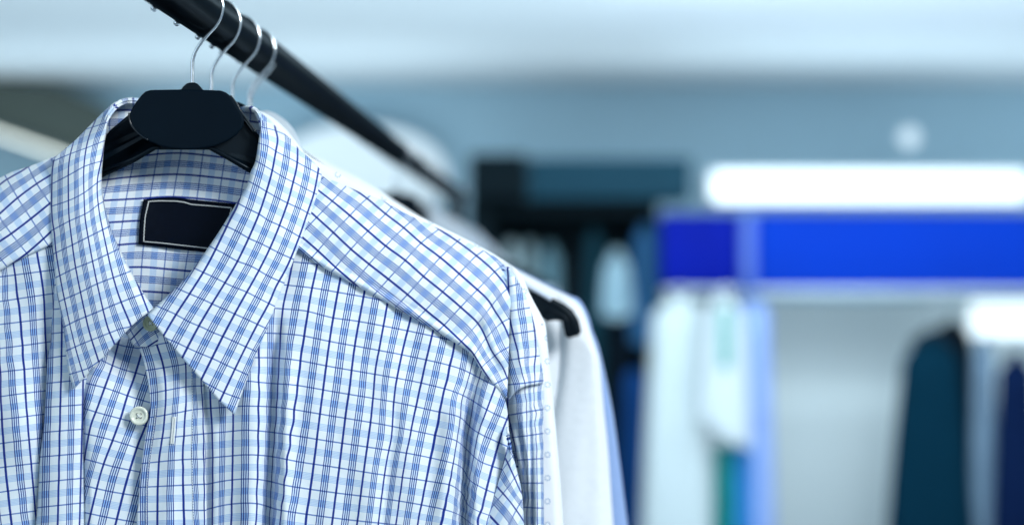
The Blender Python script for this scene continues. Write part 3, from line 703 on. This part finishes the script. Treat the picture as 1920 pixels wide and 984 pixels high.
# hanger 4: wide black hanger whose tip shows to the right, with shirt 4 behind it
d = .9125; cx, cy = rail_px(d); s = D0/d
h4 = empty('clothes_hanger', W(cx, cy, d), 'wide black hanger whose hooked shoulder tip sticks out against the plain white shirt', 'hanger')
link('hook', tube_mesh('hook', hook_pts(cx, cy, s, d, cy+150*s), .00105, 12, 5), MCHR, h4)
wide = [(430,222),(500,222),(540,262),(640,335),(760,405),(880,468),(960,516),(1000,538),(1034,557),(1058,569),(1074,581),(1085,599),(1090,621),(1085,629),(1076,631),(1068,634),(1060,630),(1057,618),(1054,602),(1040,600),(1026,603),(1014,595),(990,575),(940,550),(860,506),(740,446),(620,385),(520,320),(420,300),(320,330),(150,430),(0,510),(-60,560),(-80,545),(-60,510),(60,430),(200,340),(380,240)]
o = link('hanger_body', slab('hanger_body', wide, 5, 8, base=d, bev=.0016), MBLK, h4)
link('rib', join_meshes('rib', [tube_mesh('r', [W(x, y, d-.0052) for x, y in q], r, 8, 4) for q, r in (
    ([(960,522),(1000,545),(1040,568),(1062,582),(1073,598),(1077,622)], .0011), ([(1016,592),(1030,582),(1046,588),(1062,598),(1066,626)], .0009))]), MBLK, h4)
link('highlight_strip', tube_mesh('highlight_strip', [W(x, y, d-.0062) for x, y in ((984,533),(1008,546),(1034,561))], .0016, 8, 4), plain('pale_highlight', (.62, .70, .80), .5, noise=.05), h4)  # pale tube drawn in for the highlight along the arm's top edge
link('hook_socket', slab('hook_socket', [T(cx, cy, s, *p) for p in [(338,171),(343,163),(350,157),(371,158),(383,172),(383,190),(338,190)]], 6, 10, base=d), MBLK, h4)
g4 = empty('dress_shirt', W(480, 300, .935), 'plain white shirt with the black hanger tip in front of its shoulder', 'shirt')
d = .935
shell('shirt_body', [(60,520),(300,330),(480,262),(640,318),(800,414),(900,470),(962,503),(1030,538),(1073,560),(1094,585)], [(60,BOT),(400,BOT),(1075,BOT)],
      [(60,520),(40,800),(60,BOT)], [(1094,585),(1090,700),(1080,900),(1075,BOT)], d, MWH, g4, front=9, back=12, seed=57, nu=80)
shell('sleeve', [(1040,546),(1076,562),(1096,588),(1112,640)], [(1004,BOT),(1110,BOT),(1166,BOT)], [(1040,546),(1046,680),(1020,860),(1004,BOT)],
      [(1112,640),(1122,665),(1126,690),(1133,770),(1141,850),(1150,984),(1166,BOT)], d, MWH, g4, front=11, back=8, nu=30, nv=80, seed=58)
# hanger 5 and the blue shirt
d = .945; cx, cy = rail_px(.925)
h5 = empty('clothes_hanger', W(cx-6, cy, .925), 'black hanger whose chrome hook nearly touches the fourth hook on the rail', 'hanger')
link('hook', tube_mesh('hook', hook_pts(cx-5, cy+2, D0/.925, .925, cy+132), .00105, 12, 5), MCHR, h5)
link('hanger_body', slab('hanger_body', [(470,226),(520,230),(560,280),(700,372),(900,478),(1000,530),(1060,570),(1080,610),(1066,612),(1040,590),(900,516),(700,420),(500,310),(300,360),(60,500),(40,490),(280,320),(420,250)], 2, 5, base=.950, bev=.001), MBLK, h5)
link('hook_socket', slab('hook_socket', [(462,214),(470,206),(484,206),(492,214),(494,236),(460,236)], 3, 28, base=.925), MBLK, h5)
d = .975
g5 = empty('dress_shirt', W(500, 300, d), 'pale blue shirt showing as a slim edge behind the plain white shirt', 'shirt')
shell('shirt_body', [(100,520),(320,340),(500,268),(640,330),(800,416),(964,502),(1040,540),(1082,562),(1100,585)], [(100,BOT),(400,BOT),(1120,BOT)],
      [(100,520),(80,800),(100,BOT)], [(1100,585),(1110,640),(1115,860),(1120,BOT)], d, MBL, g5, front=9, back=12, seed=60, nu=80)
shell('sleeve', [(1060,552),(1084,560),(1098,580),(1106,600)], [(1100,BOT),(1150,BOT),(1205,BOT)], [(1060,552),(1090,680),(1100,860),(1100,BOT)],
      [(1106,600),(1112,625),(1123,652),(1146,755),(1160,850),(1177,984),(1205,BOT)], d, MBL, g5, front=11, back=9, nu=26, nv=80, seed=61)

# ---- hangers and shirts at the far end of the rail
ORD = ['first', 'second', 'third', 'fourth', 'fifth', 'sixth', 'seventh', 'last']
far = [1.605, 1.645, 1.75, 1.806, 1.89, 1.96, 2.09, 2.28]
tone = [(.58,.66,.72), (.72,.79,.85), (.70,.78,.86), (.45,.54,.64), (.76,.83,.88), (.66,.75,.84), (.55,.66,.78), (.72,.80,.88)]
tops = [(-105,440),(0,372),(120,305),(215,262),(340,256),(470,262),(560,310),(700,400),(840,476),(925,530)]
for i, dd in enumerate(far):
    make_hanger(dd, f'black hanger far down the rail, {ORD[i]} of the distant bunch counted from the camera', 'distant hangers bunched near the end of the rail')
    cx, cy = rail_px(dd); s = D0/dd; t = lambda P: [T(cx, cy, s, *p) for p in P]
    e = empty('hanging_shirt', W(*T(cx, cy, s, 350, 330), dd), f'pale shirt hanging far down the rail, {ORD[i]} of the distant bunch counted from the camera', 'shirt', 'distant shirts at the end of the rail')
    m = cloth('far_cotton', tone[i]); dz = dd+.016
    shell('shirt_body', t(tops), t([(-160,2400),(400,2400),(960,2400)]), t([(-105,440),(-150,1200),(-160,2400)]), t([(925,530),(955,1200),(960,2400)]),
          dz, m, e, front=7, back=9, nu=40, nv=50, seed=70+i)
    for ft, ot in (([(440,215),(470,215),(487,240),(476,310),(430,405),(330,520)], [(440,205),(485,210),(560,285),(598,330),(550,480),(440,700)]),
                   ([(268,200),(225,205),(203,240),(193,310),(215,420),(300,520)], [(268,195),(190,220),(110,290),(96,340),(106,540),(140,700)])):
        A, B = t(ft), t(ot); S = coons(A, B, [A[0], B[0]], [A[-1], B[-1]], 24, 8); u = np.tile(np.linspace(0, 1, 24), 8)
        me = grid_mesh('collar_leaf', S, -10+26*u, base=dd)
        if ft[0][0] > 300: me.flip_normals()
        solid(link('collar_leaf', me, m, e), .0016)

# ================================================================== GARMENT RAIL
def rail_w(d, off=(0, 0)):
    x, y = rail_px(d); p = W(x, y, d); return (p[0]+off[0], p[1], p[2]+off[1])
rr = empty('clothes_rail', (rail_w(2.33)[0], rail_w(2.33)[1], 0), 'round black clothes rail running diagonally into the shop with chrome studs beneath', 'rail')
a, b = rail_w(-.35) if False else None, None
p1, p2 = Vector(rail_w(.9125)), Vector(rail_w(2.33)); dr = (p2-p1).normalized()
q0 = p1-dr*1.15; RR = .0125
link('rail_tube', tube_mesh('rail_tube', [tuple(q0), tuple(p1), tuple(p2)], RR, 48, smooth=False), MRAIL, rr)
link('end_cap', tube_mesh('end_cap', [tuple(p2-dr*.004), tuple(p2+dr*.006), tuple(p2+dr*.011)], [RR+.0012, RR+.0012, RR*.6], 40, smooth=False), MRAIL, rr)
zt = p2.z-RR*.8; pp = p2-dr*.03
link('post', tube_mesh('post', [(pp.x, pp.y, .02), (pp.x, pp.y, zt)], .0125, 32, smooth=False), MRAIL, rr)
link('foot', box('foot', pp.x-.25, pp.x+.25, pp.y-.03, pp.y+.03, 0.001, .03), MRAIL, rr)
side = Vector((-.57, 0, -.82)).normalized()
for dd in (.60, .64, .684, .725, .765, .807, .837, .859, 1.40, 1.47, 1.53, 1.565, 1.60, 1.635):
    c = Vector(rail_w(dd))+side*(RR+.0006)
    bm = bmesh.new(); bmesh.ops.create_uvsphere(bm, u_segments=20, v_segments=12, radius=.0018, matrix=Matrix.Translation(c))
    bmesh.ops.create_cone(bm, cap_ends=True, segments=16, radius1=.0008, radius2=.0008, depth=.003, matrix=Matrix.Translation(c-side*.001)@side.to_track_quat('Z', 'Y').to_matrix().to_4x4())
    me = bpy.data.meshes.new('stud'); bm.to_mesh(me); bm.free(); me.polygons.foreach_set('use_smooth', [True]*len(me.polygons))
    link('stud', me, MCHR, rr)

# ================================================================== THE SHOP BEHIND
MCEIL = plain('ceiling_paint', (.74, .82, .86), .9, noise=.03, scale=1.2, bump=.2)
MWALL = plain('wall_paint', (.32, .49, .59), .85, noise=.05, scale=1.5, bump=.2)
MFLOOR = plain('floor_vinyl', (.25, .30, .33), .5, noise=.15, scale=4)
CEIL = CAMH+.1485*7.2
tag(link('ceiling', box('ceiling', -4.5, 5.5, -2.5, 7.6, CEIL, CEIL+.1, 0), MCEIL), kind='structure')
tag(link('back_wall', box('back_wall', -4.5, 5.5, 7.4, 7.55, 0, CEIL-.003, 0), MWALL), kind='structure')
tag(link('floor', box('floor', -4.5, 5.5, -2.5, 7.6, -.1, 0, 0), MFLOOR), kind='structure')
def simple(name, label, cat, me, mat, **k):
    return tag(link(name, me, mat), label, cat, **k)
# left ceiling beam with a light strip under it
simple('stair_soffit', 'dark olive sloping soffit on the far wall at the upper left', 'soffit', slab('stair_soffit', [(-160,146),(20,152),(110,160),(190,196),(290,290),(360,400),(140,288),(40,252),(-160,178)], 0, 160, base=7.1, bev=.01), plain('olive_paint', (.052, .070, .062), .8, noise=.12, scale=2))
ls = empty('strip_light', W(60, 268, 7.0), 'slanting warm white tube light under the olive soffit', 'light')
link('light_tube', tube_mesh('light_tube', [W(-160, 196, 7.03), W(300, 356, 7.03)], .010, 16, smooth=False), plain('tube_glow', (.95, 1., .90), .5, emit=1.5), ls)
link('housing', tube_mesh('housing', [W(-162, 188, 7.075), W(300, 350, 7.075)], .022, 16, smooth=False), plain('housing_grey', (.10, .13, .13), .5, noise=.05), ls)
# bright patch behind the rail, put in as a pale board
simple('bright_patch_board', 'pale oval board put in as a bright patch on the far wall behind the rail', 'board', slab('bright_patch_board', [(672+168*math.cos(k*math.pi/24), 330-98*math.sin(k*math.pi/24)) for k in range(48)], 0, 40, base=7.2, bev=.004), plain('pale_board', (.86, .92, .95), .7, noise=.04, scale=2))
# dark wardrobe bay
wb = empty('display_cabinet', W(1050, 900, 6.2), 'tall dark open wardrobe bay with a teal pelmet in the blurred background', 'cabinet')
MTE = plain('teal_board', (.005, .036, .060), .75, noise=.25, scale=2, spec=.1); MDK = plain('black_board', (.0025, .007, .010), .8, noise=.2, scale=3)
link('pelmet', box_px('pelmet', 990, 1296, 296, 372, 6.15, .35), MTE, wb)
link('top_box', box_px('top_box', 880, 988, 288, 372, 6.1, .4), MDK, wb)
link('back_board', box_px('back_board', 885, 1235, 374, 1130, 6.7, .03), MDK, wb)
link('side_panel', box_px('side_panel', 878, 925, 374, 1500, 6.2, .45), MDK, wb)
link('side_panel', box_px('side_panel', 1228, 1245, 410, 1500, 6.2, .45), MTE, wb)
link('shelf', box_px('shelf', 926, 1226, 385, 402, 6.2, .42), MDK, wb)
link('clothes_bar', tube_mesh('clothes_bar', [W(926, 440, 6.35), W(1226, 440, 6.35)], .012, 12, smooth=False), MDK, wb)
matte_black(MDK, .004, .6); matte_black(MTE, .01, .6)
def bg_garment(name, label, cat, x0, x1, ytop, ybot, d, col, slope=.16, flare=.1, collar=True, group=None, hang=None, seed=1, bulge=60, xs=None, slant=0):
    e = empty(name, W((x0+x1)/2, ybot, d), label, cat, group)
    w = x1-x0; cx = (x0+x1)/2 if xs is None else xs; h = min(60, w*.35)
    m = cloth('shop_cloth', col, .12); _b = m.node_tree.nodes['Principled BSDF']; _b.inputs['Sheen Weight'].default_value = 0; _b.inputs['Specular IOR Level'].default_value = .05
    shell('body', [(x0+w*.06, ytop+h), (x0+w*.2, ytop+h*.45), (cx-w*.10, ytop+3), (cx+w*.10, ytop+3), (x1-w*.2, ytop+h*.45), (x1-w*.06, ytop+h)],
          [(x0-w*flare, ybot-slant), (cx, ybot+8), (x1+w*flare, ybot+slant)],
          [(x0+w*.06, ytop+h), (x0-w*flare*.4, (ytop+ybot)/2), (x0-w*flare, ybot-slant)], [(x1-w*.06, ytop+h), (x1+w*flare*.4, (ytop+ybot)/2), (x1+w*flare, ybot+slant)],
          d, m, e, front=bulge, back=bulge, nu=40, nv=50, seed=seed, crease=14, uvs=1/10.)
    if collar:
        link('collar', tube_mesh('collar', [W(cx-w*.13, ytop+8, d-.03), W(cx-w*.08, ytop-4, d+.02), W(cx+w*.08, ytop-4, d+.02), W(cx+w*.13, ytop+8, d-.03)], .016, 8, 4), m, e)
    return e
def bg_hanger(px, ytop, ybar, w, d, label):
    e = empty('clothes_hanger', W(px, ytop, d), label, 'hanger', 'hangers in the blurred shop background')
    link('hook', tube_mesh('hook', [W(px, ytop, d), W(px, ybar+10, d), W(px+8, ybar, d), W(px+3, ybar-9, d), W(px-5, ybar-6, d)], .003, 8, 4), MCHR, e)
    link('shoulder_bar', tube_mesh('shoulder_bar', [W(px-w*.4, ytop+w*.22, d), W(px, ytop-2, d), W(px+w*.4, ytop+w*.22, d)], .012, 8, 4), MBLK, e)
BG = [
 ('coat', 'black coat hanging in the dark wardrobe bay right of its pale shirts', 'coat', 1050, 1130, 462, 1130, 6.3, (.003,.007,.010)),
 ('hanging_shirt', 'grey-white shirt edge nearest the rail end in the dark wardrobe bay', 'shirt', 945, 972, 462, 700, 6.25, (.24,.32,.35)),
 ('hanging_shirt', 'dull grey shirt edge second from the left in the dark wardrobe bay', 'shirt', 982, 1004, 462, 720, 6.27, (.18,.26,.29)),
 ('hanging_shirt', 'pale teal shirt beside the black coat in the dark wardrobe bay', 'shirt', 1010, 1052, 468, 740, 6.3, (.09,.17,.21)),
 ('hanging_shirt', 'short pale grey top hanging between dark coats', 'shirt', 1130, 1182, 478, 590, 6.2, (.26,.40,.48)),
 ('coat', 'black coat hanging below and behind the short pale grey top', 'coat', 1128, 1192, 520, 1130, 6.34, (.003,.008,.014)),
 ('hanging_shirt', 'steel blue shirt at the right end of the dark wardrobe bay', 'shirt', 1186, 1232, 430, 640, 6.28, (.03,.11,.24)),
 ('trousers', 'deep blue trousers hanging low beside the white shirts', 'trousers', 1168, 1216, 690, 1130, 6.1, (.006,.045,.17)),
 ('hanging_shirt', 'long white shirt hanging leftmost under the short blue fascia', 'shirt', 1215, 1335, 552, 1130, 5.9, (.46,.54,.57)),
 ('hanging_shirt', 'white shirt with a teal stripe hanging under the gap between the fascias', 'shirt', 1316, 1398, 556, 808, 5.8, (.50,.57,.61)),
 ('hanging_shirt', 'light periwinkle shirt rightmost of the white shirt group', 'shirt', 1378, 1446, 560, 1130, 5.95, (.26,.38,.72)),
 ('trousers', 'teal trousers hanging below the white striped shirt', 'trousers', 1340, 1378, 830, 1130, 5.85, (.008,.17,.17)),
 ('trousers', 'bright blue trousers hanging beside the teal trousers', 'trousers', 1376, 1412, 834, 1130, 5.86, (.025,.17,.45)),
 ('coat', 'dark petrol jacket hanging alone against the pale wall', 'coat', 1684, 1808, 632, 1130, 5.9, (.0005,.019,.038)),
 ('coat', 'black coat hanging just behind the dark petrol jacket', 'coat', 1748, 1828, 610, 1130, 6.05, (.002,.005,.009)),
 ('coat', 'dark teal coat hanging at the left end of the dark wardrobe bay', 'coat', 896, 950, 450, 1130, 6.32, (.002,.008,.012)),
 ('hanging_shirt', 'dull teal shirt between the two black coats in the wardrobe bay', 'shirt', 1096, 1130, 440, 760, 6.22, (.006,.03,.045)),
 ('coat', 'slim pale grey coat hanging right of the petrol jacket', 'coat', 1822, 1866, 640, 1130, 5.95, (.15,.23,.32)),
 ('coat', 'navy coat cut off by the right edge of the picture', 'coat', 1866, 1945, 670, 1130, 5.9, (.002,.010,.045)),
]
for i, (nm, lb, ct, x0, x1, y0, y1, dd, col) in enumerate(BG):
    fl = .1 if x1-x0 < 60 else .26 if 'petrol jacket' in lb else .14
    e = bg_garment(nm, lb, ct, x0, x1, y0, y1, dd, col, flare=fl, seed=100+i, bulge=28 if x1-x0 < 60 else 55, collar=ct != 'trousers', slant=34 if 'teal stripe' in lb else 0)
    if 'teal stripe' in lb:
        link('stripe', box_px('stripe', 1350, 1370, 575, 690, dd-.065, .006, .002), plain('teal_print', (.03,.24,.22), .7, noise=.1, scale=20), e)
for px, yt, yb, w, dd, lb in ((1275, 550, 548, 100, 5.9, 'hanger inside the long white shirt under the blue fascia'), (1358, 556, 548, 80, 5.8, 'hanger inside the shirt with the teal stripe'),
                              (1750, 622, 560, 110, 5.9, 'hanger holding the dark petrol jacket'), (1785, 606, 560, 70, 6.05, 'dark hanger above the black coat behind the petrol jacket')):
    bg_hanger(px, yt, yb, w, dd, lb)
# lit wall bay with blue fascia and light box
bay = empty('wall_bay', W(1580, 900, 6.4), 'pale lit shop bay with a white back board on the right', 'shop bay')
MPB = plain('pale_laminate', (.66, .76, .79), .6, noise=.05, scale=1.5)
link('back_board', box_px('back_board', 1246, 2050, 545, 1500, 6.6, .04), MPB, bay)
link('soffit', box_px('soffit', 1246, 2050, 541, 550, 6.1, .48), MPB, bay)
link('clothes_bar', tube_mesh('clothes_bar', [W(1246, 556, 5.92), W(2050, 556, 5.92)], .014, 12, smooth=False), plain('steel_bar', (.12, .20, .26), .4, metal=.6, noise=.1), bay)
link('divider', box_px('divider', 1392, 1416, 396, 546, 6.06, .06), plain('pale_blue_board', (.06, .13, .50), .6, noise=.08, scale=3), bay)
MBF = plain('blue_acrylic', (.0, .031, .37), .8, noise=.12, scale=2, emit=.10, spec=.1)  # faint emission added to the blue; the board itself is no lamp
simple('fascia_sign', 'short plain royal blue fascia with an added glow left of the pale divider', 'sign', box_px('fascia_sign', 1240, 1391, 400, 540, 6.1, .05, .012), plain('deep_blue_acrylic', (.0, .008, .26), .8, noise=.35, scale=3, emit=.08, spec=.1))  # same added emission on the short, darker blue board
simple('fascia_sign', 'long plain royal blue fascia with an added glow reaching the right edge', 'sign', box_px('fascia_sign', 1417, 2050, 398, 542, 6.1, .05, .012), MBF)
lb = empty('light_box', W(1610, 345, 6.2), 'long glowing white light box above the blue fascia', 'light')
link('diffuser', box_px('diffuser', 1336, 1930, 321, 378, 6.1, .05, .02), plain('lit_diffuser', (.80, .87, .9), .6, emit=.72), lb)
link('casing', box_px('casing', 1330, 1936, 317, 383, 6.165, .2, .01), plain('casing_white', (.6, .7, .76), .5, noise=.05), lb)
simple('ceiling_spotlight', 'small round glowing spotlight above the light box', 'light', tube_mesh('ceiling_spotlight', [W(1705, 258, 6.6), W(1705, 258, 6.75)], .046, 24, smooth=False), plain('spot_glow', (.55, .62, .66), .5, emit=.3))
simple('light_box', 'small white glowing panel under the fascia at the right edge', 'light', box_px('light_box', 1826, 2050, 566, 632, 6.3, .08, .012), plain('lit_panel', (.88, .97, 1.), .5, emit=.85))

# ================================================================== LIGHT
w = bpy.data.worlds.new('World'); sc.world = w; w.use_nodes = True
bgn = w.node_tree.nodes['Background']; bgn.inputs[0].default_value = (.53, .71, .88, 1); bgn.inputs[1].default_value = .37
def area(name, loc, target, sx, sy, power, col):
    l = bpy.data.lights.new(name, 'AREA'); l.shape = 'RECTANGLE'; l.size = sx; l.size_y = sy; l.energy = power; l.color = col
    o = bpy.data.objects.new(name, l); C.objects.link(o); o.location = loc
    o.rotation_euler = (Vector(target)-Vector(loc)).to_track_quat('-Z', 'Y').to_euler(); return o
tgt = (-.1, .8, 1.4)
area('key_light', (1.15, -.4, 2.3), tgt, .5, .5, 37, (.93, .97, 1.))
area('fill_light', (-1.3, -.6, 1.7), tgt, 1.2, 1.2, 6, (.70, .85, 1.))
area('shop_light', (.6, 4.2, CEIL-.02), (.6, 4.2, 0), 3.4, 1.6, 75, (.84, .95, 1.))
area('shop_light', (1.5, 4.75, CEIL-.02), (1.7, 6.6, 1.1), 2.4, .3, 22, (.84, .95, 1.))
area('ceiling_fill', (.6, 4.0, .15), (.6, 4.6, 2.5), 6.5, 3., 180, (.80, .93, 1.))  # added lamp below the frame, brightens the ceiling; no real fixture
area('back_ceiling_fill', (.6, 6.45, 1.95), (.6, 6.6, 3), 8., .7, 17, (.80, .93, 1.))  # added strip facing up, lifts the rear ceiling and upper wall; no real cove

cam = bpy.data.cameras.new('camera'); co = bpy.data.objects.new('camera', cam); C.objects.link(co)
co.location = (0, 0, CAMH); co.rotation_euler = (math.pi/2+PITCH, 0, 0)
cam.sensor_width = 36; cam.lens = 36*F/1920.; cam.clip_start = .01; cam.clip_end = 100
cam.dof.use_dof = True; cam.dof.focus_distance = .765; cam.dof.aperture_fstop = 3.0
sc.camera = co
sc.render.engine = 'CYCLES'
sc.cycles.use_denoising = True
sc.cycles.max_bounces = 6
sc.view_settings.view_transform = 'Standard'; sc.view_settings.look = 'None'
sc.view_settings.exposure = 0; sc.view_settings.gamma = 1
